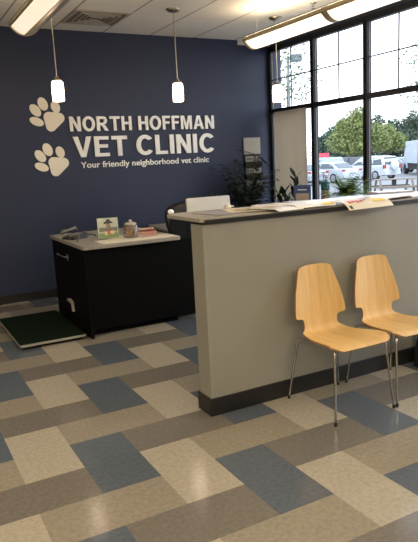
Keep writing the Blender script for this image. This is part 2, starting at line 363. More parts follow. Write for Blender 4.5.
L(MB().tube([(.02,-.10,.006),(.08,-.12,.04),(.16,-.10,.055),(.22,-.18,.02),(.24,-.22,.006)], .006, 6), 'cable', mat('grey_cable', (.10,.10,.10), rough=.4), ph, smooth=True)

# ------------------------------------------------------------------ floor scale with green mat
sc_ = tag(empty('floor_scale', (1.155, 5.84, 0)), 'low pet floor scale with dark green rubber mat beside the black desk', 'scale')
L(MB().prism(rrect(-.27,-.53,.27,.53,.02,3), 0, .028), 'base', BLACKW, sc_)
L(MB().prism(rrect(-.295,-.565,.295,.565,.015,3), .028, .048), 'platform', mat('aluminium_edge', (.42,.40,.33), rough=.4, metal=.3), sc_)
gm = MB().prism(rrect(-.292,-.558,.292,.562,.012,3), .048, .054)
for k in range(27): gm.box((-.285, -.545+k*.041, .054), (.285, -.545+k*.041+.022, .0555))
L(gm, 'mat', mat('dark_green_rubber', (.004,.012,.006), rough=.85, spec=.15, bump=(120,.3)), sc_)

# ------------------------------------------------------------------ bentwood chairs
def chair():
    r = empty('side_chair', (2.346, 2.83, 0))
    prof = [(-.255,.436),(-.245,.446),(-.225,.453),(-.17,.455),(-.10,.451),(-.02,.444),(.05,.440),(.10,.442),(.135,.450),(.155,.466),(.166,.490),(.172,.515),(.178,.545),(.186,.60),(.196,.66),(.208,.73),(.220,.80),(.228,.845),(.232,.868)]
    # densify along a smooth curve
    def cr(p0,p1,p2,p3,t): return tuple(.5*((2*p1[i])+(-p0[i]+p2[i])*t+(2*p0[i]-5*p1[i]+4*p2[i]-p3[i])*t*t+(-p0[i]+3*p1[i]-3*p2[i]+p3[i])*t**3) for i in (0,1))
    P = []
    for i in range(len(prof)-1):
        a = prof[max(i-1,0)]; d = prof[min(i+2,len(prof)-1)]
        for k in range(4): P.append(cr(a, prof[i], prof[i+1], d, k/4))
    P.append(prof[-1])
    S = [0]
    for i in range(1, len(P)): S.append(S[-1]+math.hypot(P[i][0]-P[i-1][0], P[i][1]-P[i-1][1]))
    tot = S[-1]
    def arc_at(zz):
        for i in range(1, len(P)):
            if P[i][0] > .12 and P[i][1] >= zz: return S[i]
    sA, sB = arc_at(.462), arc_at(.545)
    wk = [(0,.165),(.010,.190),(.025,.207),(.045,.219),(.075,.226),(.13,.226),(.20,.214),(.27,.197),(.33,.180),(sA-.030,.166),(sA-.014,.153),(sA,.140),(sA+.018,.131),(sB-.030,.131),(sB-.014,.138),(sB-.005,.150),(sB-.002,.180),(sB+.004,.194),(sB+.015,.199),(sB+.08,.193),(sB+.17,.174),(tot-.075,.147),(tot-.03,.135),(tot-.014,.124),(tot-.006,.100),(tot,.060)]
    sc = 1.
    def W(s):
        for (a, wa), (b, wb) in zip(wk, wk[1:]):
            if s <= b+1e-9: return wa+(wb-wa)*(s-a)/(b-a)
        return wk[-1][1]
    # resample by arc length, finely
    SS = sorted(set([tot*k/90 for k in range(91)] + [a for a, b in wk if a <= tot]))
    def pt(s):
        for i in range(1, len(S)):
            if s <= S[i]+1e-9:
                t = (s-S[i-1])/max(1e-9, S[i]-S[i-1]); return (P[i-1][0]+(P[i][0]-P[i-1][0])*t, P[i-1][1]+(P[i][1]-P[i-1][1])*t)
        return P[-1]
    n = 14; vs = []; fs = []
    for s in SS:
        y, z = pt(s); w = W(s)
        back = min(1, max(0, (s-sA+.03)/.12))
        for k in range(n+1):
            u = -1+2*k/n
            x = u*w
            cv = x*x*.55
            vs.append((x, y-cv*back, z + (1-back)*x*x*.20*(1 if s > .06 else .3)))
    for j in range(len(SS)-1):
        for k in range(n): fs.append((j*(n+1)+k, j*(n+1)+k+1, (j+1)*(n+1)+k+1, (j+1)*(n+1)+k))
    sh = MB().add(vs, fs).build('seat_shell', [PLY, PLYEDGE], r, smooth=False, fixn=False)
    sh.data.polygons.foreach_set('use_smooth', [True]*len(sh.data.polygons))
    so = sh.modifiers.new('thick', 'SOLIDIFY'); so.thickness = .011; so.offset = 0; so.material_offset_rim = 1
    es = sh.modifiers.new('e', 'EDGE_SPLIT'); es.split_angle = math.radians(50)
    for sx in (-1, 1):
        # front leg, rear leg
        a = MB().tube([(sx*.10,-.15,.434),(sx*.16,-.175,.436),(sx*.186,-.200,.434),(sx*.196,-.212,.420),(sx*.200,-.216,.38),(sx*.228,-.254,.012)], .0072, 12)
        lf = a.build('leg', CHROME, r, smooth=True)
        MB().lathe([(.001,-.012),(.0088,-.012),(.0098,0),(.0088,.012),(.001,.012)], c=(sx*.228,-.254,.012), n=12).build('foot_cap', RUBBER, lf)
        b = MB().tube([(sx*.10,.02,.424),(sx*.13,.10,.418),(sx*.152,.165,.418),(sx*.163,.185,.410),(sx*.168,.192,.39),(sx*.205,.245,.012)], .0072, 12)
        lb = b.build('leg', CHROME, r, smooth=True)
        MB().lathe([(.001,-.012),(.0088,-.012),(.0098,0),(.0088,.012),(.001,.012)], c=(sx*.205,.245,.012), n=12).build('foot_cap', RUBBER, lb)
    MB().tube([(-.10,-.15,.434),(.10,-.15,.434)], .0085, 10).tube([(-.10,.02,.424),(.10,.02,.424)], .0085, 10).tube([(-.10,-.15,.434),(-.10,.02,.424)], .0085, 10).tube([(.10,-.15,.434),(.10,.02,.424)], .0085, 10).build('seat_frame', CHROME, r, smooth=True)
    return r
c1 = tag(chair(), 'light birch bentwood chair nearer the open end of the half wall, fully in view', 'chair', 'birch chairs by the half wall')
c2 = copy_tree(c1); c2.location = (2.830, 2.83, 0); tag(c2, 'light birch bentwood chair cut off by the right edge of the photo', 'chair', 'birch chairs by the half wall')

# black bag at the right end by the base trim
bg = MB()
for j in range(9):
    v = j/8
    for k in range(16):
        a = 2*PI*k/16; e = lambda t: math.copysign(abs(t)**.6, t)
        rr = 1-.28*v-.10*max(0, v-.8)*5
        bg.v.append((.17*rr*e(math.cos(a))+.01*math.sin(3*a+j), .09*rr*e(math.sin(a)), .30*v))
for j in range(8):
    for k in range(16): bg.f.append((j*16+k, j*16+(k+1) % 16, (j+1)*16+(k+1) % 16, (j+1)*16+k)); bg.mi.append(0)
bg.f += [tuple(range(15,-1,-1)), tuple(range(128,144))]; bg.mi += [0,0]
bag = tag(empty('tote_bag', (3.385, 2.985, 0)), 'black bag on the floor under the right edge chair, against the half wall', 'bag')
L(bg, 'body', mat('black_cloth', (.008,.007,.007), rough=.8), bag, smooth=True)
L(MB().tube([(-.06,-.03,.29),(-.05,-.035,.37),(0,-.04,.40),(.05,-.035,.37),(.06,-.03,.29)], .008, 8), 'strap', BLACKP, bag, smooth=True)

# ------------------------------------------------------------------ wall sign letters
LET = mat('satin_letter_metal', (.95,.92,.85), rough=.38, metal=.1, noise=(2.0,.10,1))
def ell(cx, cy, rx, ry, a0=0, a1=360, n=32):
    return [(cx+rx*math.cos(math.radians(a0+(a1-a0)*k/n)), cy+ry*math.sin(math.radians(a0+(a1-a0)*k/n))) for k in range(n if a1-a0 == 360 else n+1)]
G = {
 'N': (.74, [[(0,0),(0,1),(.22,1),(.53,.40),(.53,1),(.74,1),(.74,0),(.52,0),(.21,.61),(.21,0)]]),
 'O': (.86, [ell(.43,.5,.43,.52), ell(.43,.5,.215,.33)]),
 'R': (.80, [[(0,0),(0,1),(.46,1),(.60,.97),(.69,.89),(.735,.73),(.70,.57),(.62,.48),(.52,.44),(.60,.36),(.80,0),(.55,0),(.42,.26),(.34,.37),(.27,.40),(.21,.40),(.21,0)], [(.21,.56),(.21,.83),(.42,.83),(.49,.80),(.52,.70),(.49,.60),(.41,.56)]]),
 'T': (.72, [[(.255,0),(.255,.82),(0,.82),(0,1),(.72,1),(.72,.82),(.465,.82),(.465,0)]]),
 'H': (.73, [[(0,0),(0,1),(.21,1),(.21,.61),(.52,.61),(.52,1),(.73,1),(.73,0),(.52,0),(.52,.43),(.21,.43),(.21,0)]]),
 'F': (.60, [[(0,0),(0,1),(.60,1),(.60,.83),(.21,.83),(.21,.60),(.54,.60),(.54,.43),(.21,.43),(.21,0)]]),
 'M': (.88, [[(0,0),(0,1),(.28,1),(.44,.34),(.60,1),(.88,1),(.88,0),(.69,0),(.69,.78),(.53,0),(.35,0),(.19,.78),(.19,0)]]),
 'A': (.86, [[(0,0),(.32,1),(.54,1),(.86,0),(.64,0),(.575,.22),(.285,.22),(.22,0)], [(.335,.39),(.525,.39),(.43,.76)]]),
 'V': (.80, [[(0,1),(.29,0),(.51,0),(.80,1),(.58,1),(.40,.28),(.22,1)]]),
 'E': (.66, [[(0,0),(0,1),(.65,1),(.65,.83),(.21,.83),(.21,.60),(.60,.60),(.60,.43),(.21,.43),(.21,.17),(.66,.17),(.66,0)]]),
 'C': (.80, [ell(.43,.5,.43,.52,38,322,30) + [(.61,.255)] + ell(.43,.5,.215,.33,312,48,26)[1:-1] + [(.61,.745)]]),
 'L': (.60, [[(0,0),(0,1),(.21,1),(.21,.17),(.60,.17),(.60,0)]]),
 'I': (.21, [[(0,0),(0,1),(.21,1),(.21,0)]]),
}
def curve_mesh(polys, depth, name, m, parent, loc, sx, sz, bev=.0):
    cu = bpy.data.curves.new(name, 'CURVE'); cu.dimensions = '2D'; cu.fill_mode = 'BOTH'; cu.extrude = depth/2
    for pl in polys:
        sp = cu.splines.new('POLY'); sp.points.add(len(pl)-1); sp.use_cyclic_u = True
        for i, (a, b) in enumerate(pl): sp.points[i].co = (a*sx, b*sz, 0, 1)
    t = bpy.data.objects.new(name+'_t', cu); C.objects.link(t)
    dg = bpy.context.evaluated_depsgraph_get(); dg.update(); me = bpy.data.meshes.new_from_object(t.evaluated_get(dg)); bpy.data.objects.remove(t); bpy.data.curves.remove(cu)
    me.transform(Matrix.Rotation(PI/2, 4, 'X')); me.materials.clear(); me.materials.append(m); me.name = name
    o = bpy.data.objects.new(name, me); C.objects.link(o)
    if parent is not None: o.parent = parent
    o.location = loc
    return o
def line(text, x0, x1, z0, hh, label, sp=.50):
    r = tag(empty('sign_lettering', (x0, 7.3208, z0)), label, 'sign')
    gap = .12
    w = 0; pos = []
    for ch in text:
        if ch == ' ': w += sp-gap; continue
        pos.append((ch, w)); w += G[ch][0]+gap
    w -= gap; sx = (x1-x0)/w
    for ch, p in pos:
        curve_mesh(G[ch][1], .018, 'letter', LET, r, (p*sx, 0, 0), sx, hh)
    return r
line('NORTH HOFFMAN', 2.04, 3.995, 1.970, .172, 'raised metal lettering NORTH HOFFMAN, top line of the sign on the navy wall')
line('VET CLINIC', 2.062, 3.985, 1.663, .244, 'large raised metal lettering VET CLINIC, middle line of the wall sign', sp=.42)
tx = bpy.data.curves.new('tag', 'FONT'); tx.body = 'Your friendly neighborhood vet clinic'; tx.size = .1; tx.extrude = .005; tx.offset = .0016; tx.space_character = 1.02
t = bpy.data.objects.new('tmp', tx); C.objects.link(t); dg = bpy.context.evaluated_depsgraph_get(); dg.update()
me = bpy.data.meshes.new_from_object(t.evaluated_get(dg)); bpy.data.objects.remove(t)
xs = [v.co.x for v in me.vertices]; wx = max(xs)-min(xs)
me.transform(Matrix.Rotation(PI/2, 4, 'X') @ Matrix.Diagonal((1.76/wx, 1.02, 1, 1)))
me.materials.clear(); me.materials.append(LET)
o = bpy.data.objects.new('tagline_lettering', me); C.objects.link(o); o.location = (2.137, 7.3248, 1.535)
tag(o, 'small raised lettering Your friendly neighborhood vet clinic, bottom line of the wall sign', 'sign')

def paw(x, z, s, label):
    r = tag(empty('paw_print', (x, 7.3295, z)), label, 'paw print sign')
    PM = mat('paw_cream_metal', (.93,.85,.68), rough=.45)
    # lobed main pad: rounded triangle, point at lower left
    pts = []
    lobes = [(-.036,-.056,.058), (.070,.040,.060), (-.050,.048,.064)]
    import itertools
    circ = []
    for cx, cy, rr in lobes:
        circ += [(cx+rr*math.cos(a*PI/16), cy+rr*math.sin(a*PI/16)) for a in range(32)]
    # convex hull
    P = sorted(set((round(a,5), round(b,5)) for a, b in circ))
    def cross(o, a, b): return (a[0]-o[0])*(b[1]-o[1])-(a[1]-o[1])*(b[0]-o[0])
    lo = []
    for p in P:
        while len(lo) >= 2 and cross(lo[-2], lo[-1], p) <= 0: lo.pop()
        lo.append(p)
    up = []
    for p in reversed(P):
        while len(up) >= 2 and cross(up[-2], up[-1], p) <= 0: up.pop()
        up.append(p)
    hull = lo[:-1]+up[:-1]
    hull = [(a*s, b*s) for a, b in hull]
    MB().prism(hull, -.012, .0, axis='y').build('pad', PM, r, bevel=.003)
    for (cx, cy, a, b, rot) in ((.036,.166,.052,.070,18), (-.108,.200,.055,.078,22), (-.200,.128,.053,.080,38), (-.196,.002,.048,.084,68)):
        MB().prism([(q[0]*s, q[1]*s) for q in disc(cx, cy, a, b, rot=math.radians(rot))], -.012, .0, axis='y').build('toe', PM, r, bevel=.003)
    return r
paw(1.856, 2.087, 1.0, 'cream paw print mounted on the navy wall, upper of the two')
paw(1.861, 1.567, 1.0, 'cream paw print mounted on the navy wall, lower of the two')

# ------------------------------------------------------------------ ceiling: pendants, fixtures, vent, sprinkler
def pendant():
    r = empty('pendant_lamp', (0,0,0))
    L(MB().lathe([(.001,0),(.072,0),(.070,-.012),(.052,-.028),(.001,-.030)], n=28), 'canopy', NICKEL, r, smooth=True)
    L(MB().tube([(0,0,-.028),(0,0,-.735)], .0055, 8), 'rod', NICKEL, r, smooth=True)
    L(MB().lathe([(.001,-.700),(.014,-.700),(.022,-.715),(.045,-.735),(.046,-.745),(.001,-.745)], n=24), 'cap', NICKEL, r, smooth=True)
    L(MB().lathe([(.001,-.746),(.046,-.748),(.053,-.756),(.057,-.79),(.058,-.86),(.056,-.925),(.052,-.934),(.001,-.936)], n=28), 'shade', mat('glowing_opal_glass', (.9,.85,.8), rough=.3, emit=(1,.76,.60), es=7), r, smooth=True)
    return r
p1 = tag(pendant(), 'opal glass pendant lamp hanging above the paw prints', 'pendant lamp', 'pendant lamps over the reception')
p1.location = (1.605, 6.06, H-.0005)
for (x, lab) in ((2.885, 'opal glass pendant lamp hanging above the word HOFFMAN'), (4.165, 'opal glass pendant lamp hanging in front of the leftmost window')):
    c = copy_tree(p1); c.location = (x, 6.05, H-.0005); tag(c, lab, 'pendant lamp')

def linear(x, yend, nseg, label, es, lw_=.158, rname='linear_light'):
    r = tag(empty(rname, (x, yend, 0)), label, 'ceiling light', 'suspended linear lights')
    seg = 1.38; zb = 2.732
    def prof(u): return zb + .085*abs(u/.142)**2.2
    body = MB(); n = 16
    us = [-.142+.284*k/n for k in range(n+1)]
    tot = seg*nseg
    pl = [(u, prof(u)+.004) for u in us] + [(.142,zb+.105),(.13,zb+.112),(-.13,zb+.112),(-.142,zb+.105)]
    body.prism(pl, -tot, 0, axis='y')
    L(body, 'housing', mat('satin_fixture_metal', (.72,.62,.46), rough=.28, metal=.8), r)
    LM = mat('lens_%s' % round(es, 2), (.85,.78,.62), rough=.35, emit=(1,.86,.66), es=es)
    for s in range(nseg):
        y1 = -s*seg - (.035 if s == 0 else .045); y0 = -(s+1)*seg + .045
        ln = MB(); uu = [-.126+lw_*k/8 for k in range(9)]
        for a, b in zip(uu, uu[1:]):
            ln.quad((a,y0,prof(a)-.001),(b,y0,prof(b)-.001),(b,y1,prof(b)-.001),(a,y1,prof(a)-.001))
            ln.quad((a,y0,prof(a)+.003),(b,y0,prof(b)+.003),(b,y1,prof(b)+.003),(a,y1,prof(a)+.003))
        L(ln, 'lens', LM, r, fixn=False)
        L(MB().box((lw_-.122, y0, prof(lw_-.122)-.004), (lw_-.114, y1, prof(lw_-.122)+.004)), 'rib', mat('fixture_dark_rib', (.20,.15,.09), rough=.4, metal=.4), r)
        if s: 
            bd = MB()
            for a, b in zip(us, us[1:]):
                bd.add([(a,-s*seg-.04,prof(a)-.003),(b,-s*seg-.04,prof(b)-.003),(b,-s*seg+.04,prof(b)-.003),(a,-s*seg+.04,prof(a)-.003),(a,-s*seg-.04,prof(a)+.004),(b,-s*seg-.04,prof(b)+.004),(b,-s*seg+.04,prof(b)+.004),(a,-s*seg+.04,prof(a)+.004)], [(0,1,2,3),(4,5,6,7),(0,1,5,4),(2,3,7,6)])
            L(bd, 'joint_band', mat('joint_grey', (.45,.40,.31), rough=.5, metal=.3), r)
        L(MB().box((-.125, y0, zb+.1125), (.125, y1, zb+.1145)), 'uplight_strip', mat('uplight', (.9,.85,.7), emit=(1,.80,.54), es=UP), r)
    for sx in (-.145, .140):
        L(MB().box((sx, -tot, zb+.080), (sx+.006, 0, zb+.106)), 'edge_rail', mat('fixture_rail', (.55,.45,.30), rough=.3, metal=.5), r)
    cap = [(u, prof(u)-.003) for u in us] + [(.145,zb+.11),(-.145,zb+.11)]
    L(MB().prism(cap, .0005, .012, axis='y'), 'end_cap', mat('fixture_rail', (0,0,0)), r)
    for k in range(nseg*2-1 if nseg > 1 else 2):
        yy = -.08 - k*1.22
        if yy < -tot: break
        L(MB().tube([(0,yy,zb+.11),(0,yy,H-.001)], .0016, 6), 'cable', mat('steel_wire', (.6,.57,.5), rough=.3, metal=.7), r)
    return r
UP = 6.8
linear(1.305, 5.84, 5, 'suspended linear ceiling light with curved underside over the side desk', .62, .105)
linear(3.765, 5.90, 5, 'long glowing suspended linear ceiling light near the windows', 1.05, .185)

vt = tag(empty('ceiling_vent', (2.24, 6.655, H)), 'square metal air vent in the ceiling beside the left linear light', 'vent')
fr = MB()
for (a, b, c, d) in ((-.30,-.30,.30,-.27),(-.30,.27,.30,.30),(-.30,-.27,-.27,.27),(.27,-.27,.30,.27)): fr.box((a,b,-.012), (c,d,-.001))
L(fr, 'frame', mat('vent_grey', (.42,.38,.33), rough=.5), vt)
L(MB().box((-.27,-.27,-.004), (.27,.27,-.001)), 'duct', mat('vent_dark', (.22,.20,.17), rough=.8), vt)
for k in range(1, 5):
    q = .27-k*.052; sl = MB()
    for (a, b, c, d) in ((-q,-q,q,-q+.012),(-q,q-.012,q,q),(-q,-q+.012,-q+.012,q-.012),(q-.012,-q+.012,q,q-.012)): sl.box((a,b,-.018), (c,d,-.005))
    L(sl, 'louver_ring', mat('vent_grey', (0,0,0)), vt)
sp = tag(empty('sprinkler', (4.19, 5.38, H)), 'small chrome sprinkler head on the ceiling above the window light', 'sprinkler')
L(MB().lathe([(.001,-.0005),(.035,-.001),(.033,-.006),(.012,-.010),(.010,-.035),(.001,-.036)], n=20), 'escutcheon', CHROME, sp, smooth=True)
L(MB().tube([(-.012,0,-.03),(-.016,0,-.045),(0,0,-.058)], .003, 6).tube([(.012,0,-.03),(.016,0,-.045),(0,0,-.058)], .003, 6).lathe([(.001,-.060),(.022,-.060),(.022,-.057),(.001,-.057)], n=16), 'deflector', CHROME, sp)

# ------------------------------------------------------------------ corner: rack, plants, poster, table, fern
rk = tag(empty('brochure_rack', (4.66, 7.449, 1.05)), 'black wall rack of brochures with a framed white notice on top', 'brochure rack')
L(MB().box((-.14,-.012,0), (.14,-.001,.56)), 'back_board', BLACKP, rk)
for k in range(3):
    z = .05+k*.17
    p_ = L(MB().box((-.135,-.055,z), (.135,-.050,z+.07)).box((-.135,-.055,z-.004), (.135,-.012,z)).box((-.139,-.055,z-.004), (-.135,-.012,z+.07)).box((.135,-.055,z-.004), (.139,-.012,z+.07)), 'pocket', BLACKP, rk)
    for q in range(2):
        br_ = MB().box((-.125+q*.13,-.040+.004*k,z+.001), (-.005+q*.13,-.030+.004*k,z+.145)).box((-.115+q*.13,-.041+.004*k,z+.085), (-.02+q*.13,-.0402+.004*k,z+.125), mi=1)
        L(br_, 'brochure', [mat('brochure_grey_%d' % ((k+q) % 2), ((.42,.40,.36),(.28,.30,.30))[(k+q) % 2], rough=.5), mat('brochure_tint', (.16,.20,.16), rough=.5)], p_)
nf = tag(empty('framed_notice', (4.655, 7.449, 1.61)), 'pale notice in a thin frame on the navy wall above the brochure rack', 'notice')
L(MB().box((-.14,-.02,0), (.14,-.001,.235)), 'frame', mat('pale_frame', (.35,.36,.38), rough=.5), nf)
L(MB().box((-.125,-.022,.014), (.125,-.0205,.221)), 'sheet', mat('notice_sheet', (.50,.48,.42), rough=.6), nf)
L(MB().box((-.10,-.0228,.17), (.02,-.0222,.178)).box((-.10,-.0228,.14), (.06,-.0222,.144)).box((-.10,-.0228,.12), (.04,-.0222,.124)), 'print', mat('notice_print', (.38,.37,.34), rough=.6), nf)

po = MB(); nu_ = 18
for i in range(nu_+1):
    y = 6.515+.75*i/nu_; dx = .004*math.sin(i*1.1)
    po.v += [(4.928+dx, y, .96), (4.928+dx, y, 2.172)]
for i in range(nu_): po.f.append((2*i, 2*i+2, 2*i+3, 2*i+1)); po.mi.append(0)
POM = mat('kraft_poster', (.36,.315,.25), rough=.8, noise=(5,.06))
nt_ = POM.node_tree; b0 = nt_.nodes['Principled BSDF']; tl = nt_.nodes.new('ShaderNodeBsdfTranslucent'); tl.inputs['Color'].default_value = (.62,.55,.46,1)
ms_ = nt_.nodes.new('ShaderNodeMixShader'); ms_.inputs[0].default_value = .6
nt_.links.new(b0.outputs[0], ms_.inputs[1]); nt_.links.new(tl.outputs[0], ms_.inputs[2]); nt_.links.new(ms_.outputs[0], nt_.nodes['Material Output'].inputs[0])
pst = po.build('poster', [POM], fixn=False); s_ = pst.modifiers.new('t', 'SOLIDIFY'); s_.thickness = .002
tag(pst, 'tall plain tan paper sheet hung against the leftmost lower window pane', 'paper sheet')

ctb = tag(empty('console_table', (4.68, 5.69, 0)), 'narrow table along the window wall carrying the fern and blue flyer holder', 'table')
L(MB().box((-.20,-.72,.93), (.20,.72,.96)), 'table_top', GREYLAM, ctb, bevel=.004)
for a in (-.20, .15):
    for b in (-.70, .66): L(MB().box((a,b,0), (a+.04,b+.04,.93)), 'leg', BLACKW, ctb)
bs = tag(empty('flyer_holder', (4.70, 6.33, .961), math.radians(-48)), 'small blue flyer holder with a tan card in front of the tan window sheet', 'flyer holder')
BL = mat('sign_blue', (.045,.085,.22), rough=.4)
L(MB().box((-.11,0,0), (.11,.012,.225)).box((-.11,-.03,-.0), (.11,.05,.006)), 'board', BL, bs)
L(MB().box((-.085,-.003,.01), (.088,-.0005,.12)), 'card', mat('tan_card', (.42,.33,.25), rough=.6), bs)
L(MB().box((-.06,-.003,.160), (.06,-.0005,.172)), 'printed_line', WHITE, bs)

def leaf_quad(mb, base, d, length, width, droop, n=6, mi=0):
    d = Vector(d).normalized(); side = d.cross(Vector((0,0,1)))
    side = side.normalized() if side.length > .01 else Vector((1,0,0))
    vs = []
    for i in range(n+1):
        t = i/n; w = width*math.sin(PI*min(1, .08+.92*t))**.8*(1 if t < 1 else 0)
        p = Vector(base)+d*length*t+Vector((0,0,-droop*t*t))
        vs += [p-side*w, p+side*w]
    mb.add(vs, [(2*i,2*i+1,2*i+3,2*i+2) for i in range(n)], mi)
def pot(mb, r, h): mb.lathe([(.001,0),(r*.75,0),(r,h),(r*1.06,h),(r*1.06,h-.02),(r*.9,h-.03),(.001,h-.03)], n=20)
# broad dark palm-like plant in the corner
pl = tag(empty('potted_palm', (4.27, 6.98, 0)), 'dark potted palm with feathery fronds in the corner by the brochure rack', 'plant')
m_ = MB(); pot(m_, .15, .32); L(m_, 'pot', mat('dark_pot', (.03,.025,.02), rough=.5), pl, smooth=True)
m_ = MB(); st = MB(); rng = random.Random(3)
for f in range(44):
    az = 2*PI*f/44+rng.uniform(-.2,.2); Lz = rng.uniform(.80, 1.38); reach = rng.uniform(.15, .46); pts = []
    for i in range(14):
        t = i/13; rr = reach*t**1.5
        p = Vector((rr*math.cos(az), rr*math.sin(az), .30+Lz*(t*1.25-.35*t**3)))
        p.y = min(p.y, .22); p.x = min(p.x, .44); pts.append(p)
    st.tube(pts, [.006*(1-.7*i/13) for i in range(14)], 5)
    for i in range(5, 14):
        t = (pts[i]-pts[i-1]).normalized(); sd = t.cross(Vector((0,0,1)))
        sd = sd.normalized() if sd.length > .01 else Vector((1,0,0))
        for sg in (-1, 1):
            d = sd*sg+t*.8; tip = pts[i]+d.normalized()*.16
            if tip.y < .30 and tip.x < .52: leaf_quad(m_, pts[i], d, .17*(1-.3*i/13), .022, .06, 4)
L(m_, 'foliage', DKGREEN, pl, fixn=False); L(st, 'stems', DKSTEM, pl)
m_ = MB(); st = MB()
# big drooping leaves reaching left, towards the computer
for (tx_, tz_) in ((-.34,1.16),(-.30,1.05),(-.24,1.26)):
    st.tube([(0,0,.3),(tx_*.4,-.05,tz_*.85),(tx_*.6,-.06,tz_)], .005, 5)
    for k in range(5): leaf_quad(m_, (tx_*.6,-.06,tz_), (-1,.35*(k-2),.25-.12*k), .20, .026, .05, 5)
L(m_, 'broad_leaves', DKGREEN, pl, fixn=False); L(st, 'leaf_stalks', DKSTEM, pl)
m_ = MB(); leaf_quad(m_, (.10,-.08,1.60), (-1,-.1,.30), .36, .030, .03, 6); leaf_quad(m_, (.10,-.08,1.60), (.8,-.1,-.4), .24, .034, .08, 6)
L(m_, 'pale_leaves', mat('pale_leaf', (.10,.18,.14), rough=.4), pl, fixn=False)['label'] = 'paler grey-green leaves'
L(MB().tube([(0,0,.3),(.03,-.05,1.1),(.10,-.08,1.60)], .006, 6), 'stem', DKSTEM, pl)
# leafy plant right
p2 = tag(empty('potted_plant', (4.73, 6.64, .0)), 'potted plant with glossy dark oval leaves before the tan window sheet', 'plant')
m_ = MB(); pot(m_, .12, .30); L(m_, 'pot', mat('dark_pot', (0,0,0)), p2, smooth=True)
m_ = MB(); st = MB()
for (bx, by, hh_, nl) in ((-.15,.02,1.22,16),(.04,-.07,1.44,20),(.08,-.02,1.20,14),(.0,-.12,1.22,14),(-.05,.06,1.24,14),(-.10,-.08,1.10,12),(.10,-.06,1.18,12)):
    pts = [Vector((bx*.3,by*.3,.28)), Vector((bx*.7,by*.7,.6)), Vector((bx,by,hh_-.12))]; st.tube(pts, [.008,.006,.004], 6)
    for i in range(nl):
        t = .45+.55*i/nl; base = pts[1].lerp(pts[2], max(0,(t-.4)/.6)); a = i*2.4
        leaf_quad(m_, base, (math.cos(a),math.sin(a),.9+.5*t), rng.uniform(.13,.19), .034, .02, 5)
L(m_, 'foliage', mat('glossy_dark_leaf', (.012,.03,.016), rough=.35), p2, fixn=False); L(st, 'stems', DKSTEM, p2)
# fern on the table
fe = tag(empty('potted_fern', (4.69, 5.44, .961)), 'bright green potted fern on the window table', 'plant')
m_ = MB(); pot(m_, .09, .11); L(m_, 'pot', mat('brown_pot', (.10,.06,.035), rough=.6), fe, smooth=True)
m_ = MB()
for f in range(170):
    az = rng.uniform(0, 2*PI); Lf = rng.uniform(.18,.36); el = rng.uniform(.35,1.2); px_ = Vector((0,0,.11)); d = Vector((math.cos(az)*math.cos(el), math.sin(az)*math.cos(el), math.sin(el)))
    n_ = 9; pr = None
    for i in range(n_+1):
        t = i/n_; p = px_+d*Lf*t+Vector((0,0,-.10*t*t*math.cos(el)))
        p.x = min(p.x, .24)
        if pr is not None and i > 1:
            tt = (p-pr).normalized(); sd = tt.cross(Vector((0,0,1)))
            sd = sd.normalized() if sd.length > .01 else Vector((1,0,0))
            for sg in (-1,1): leaf_quad(m_, p, sd*sg+tt*.8, .05*(1.1-t*.6), .014, .004, 2, f % 2)
        pr = p
L(m_, 'fronds', [mat('fern_green', (.12,.25,.045), rough=.5), mat('fern_light', (.26,.40,.08), rough=.5)], fe, fixn=False)
# ornament
orn = tag(empty('flower_vase', (4.70, 5.86, .961)), 'teal banded vase with orange and white flowers left of the fern', 'vase')
L(MB().lathe([(.001,0),(.048,0),(.055,.01),(.055,.165),(.048,.17),(.001,.17)], n=20), 'patterned_base', mat('patterned_stone', (.30,.25,.20), rough=.5, noise=(45,.75,2)), orn, smooth=True)
L(MB().lathe([(.001,.171),(.045,.171),(.055,.18),(.055,.275),(.048,.28),(.001,.28)], n=20), 'teal_band', mat('teal_glaze', (.02,.10,.12), rough=.3), orn, smooth=True)
L(MB().tube([(.0,0,.275),(.005,0,.33)], .004, 6).tube([(-.02,0,.275),(-.03,0,.37)], .004, 6).tube([(.02,.01,.275),(.03,.01,.31)], .004, 6), 'stems', DKSTEM, orn)
fl = MB()
for i, (a, b, c) in enumerate(((0,0,.335),(-.03,0,.375),(.03,.01,.315),(-.01,.02,.355))):
    for k in range(6): leaf_quad(fl, (a,b,c), (math.cos(k*PI/3), math.sin(k*PI/3), .6), .05, .017, .01, 3, i % 2)
L(fl, 'blossoms', [mat('blossom_orange', (.75,.18,.05), rough=.5), mat('blossom_white', (.8,.75,.7), rough=.5)], orn, fixn=False)

# ------------------------------------------------------------------ magazines and papers on the counter
ZC = 1.222
def curved(w, d, th, bend0, amt, n=14, lift=0.):
    """sheet w (x) by d (y), the front part beyond bend0 droops by amt"""
    b = MB(); 
    def z(y):
        o_ = max(0, bend0-y); return -amt*(o_/max(.001, bend0+d/2))**1.6 + lift*math.sin((y+d/2)/d*PI)
    ys_ = [-d/2+d*i/n for i in range(n+1)]
    for y in ys_: b.v += [(-w/2,y,z(y)),(w/2,y,z(y)),(-w/2,y,z(y)+th),(w/2,y,z(y)+th)]
    for i in range(n):
        a = 4*i; c = a+4
        for f in ((a,c,c+1,a+1),(a+2,a+3,c+3,c+2),(a,a+2,c+2,c),(a+1,c+1,c+3,a+3)): b.f.append(f); b.mi.append(0)
    b.f += [(0,1,3,2),(4*n,4*n+2,4*n+3,4*n+1)]; b.mi += [0,0]
    return b, z
def patch(zf, th, x0, x1, y0, y1, off=.0008, n=8, mi=0, b=None):
    b = b or MB(); base = len(b.v)
    for i in range(n+1):
        y = y0+(y1-y0)*i/n; b.v += [(x0,y,zf(y)+th+off),(x1,y,zf(y)+th+off)]
    for i in range(n): b.f.append((base+2*i,base+2*i+1,base+2*i+3,base+2*i+2)); b.mi.append(mi)
    return b
colm = lambda n_, c: mat(n_, c, rough=.3)
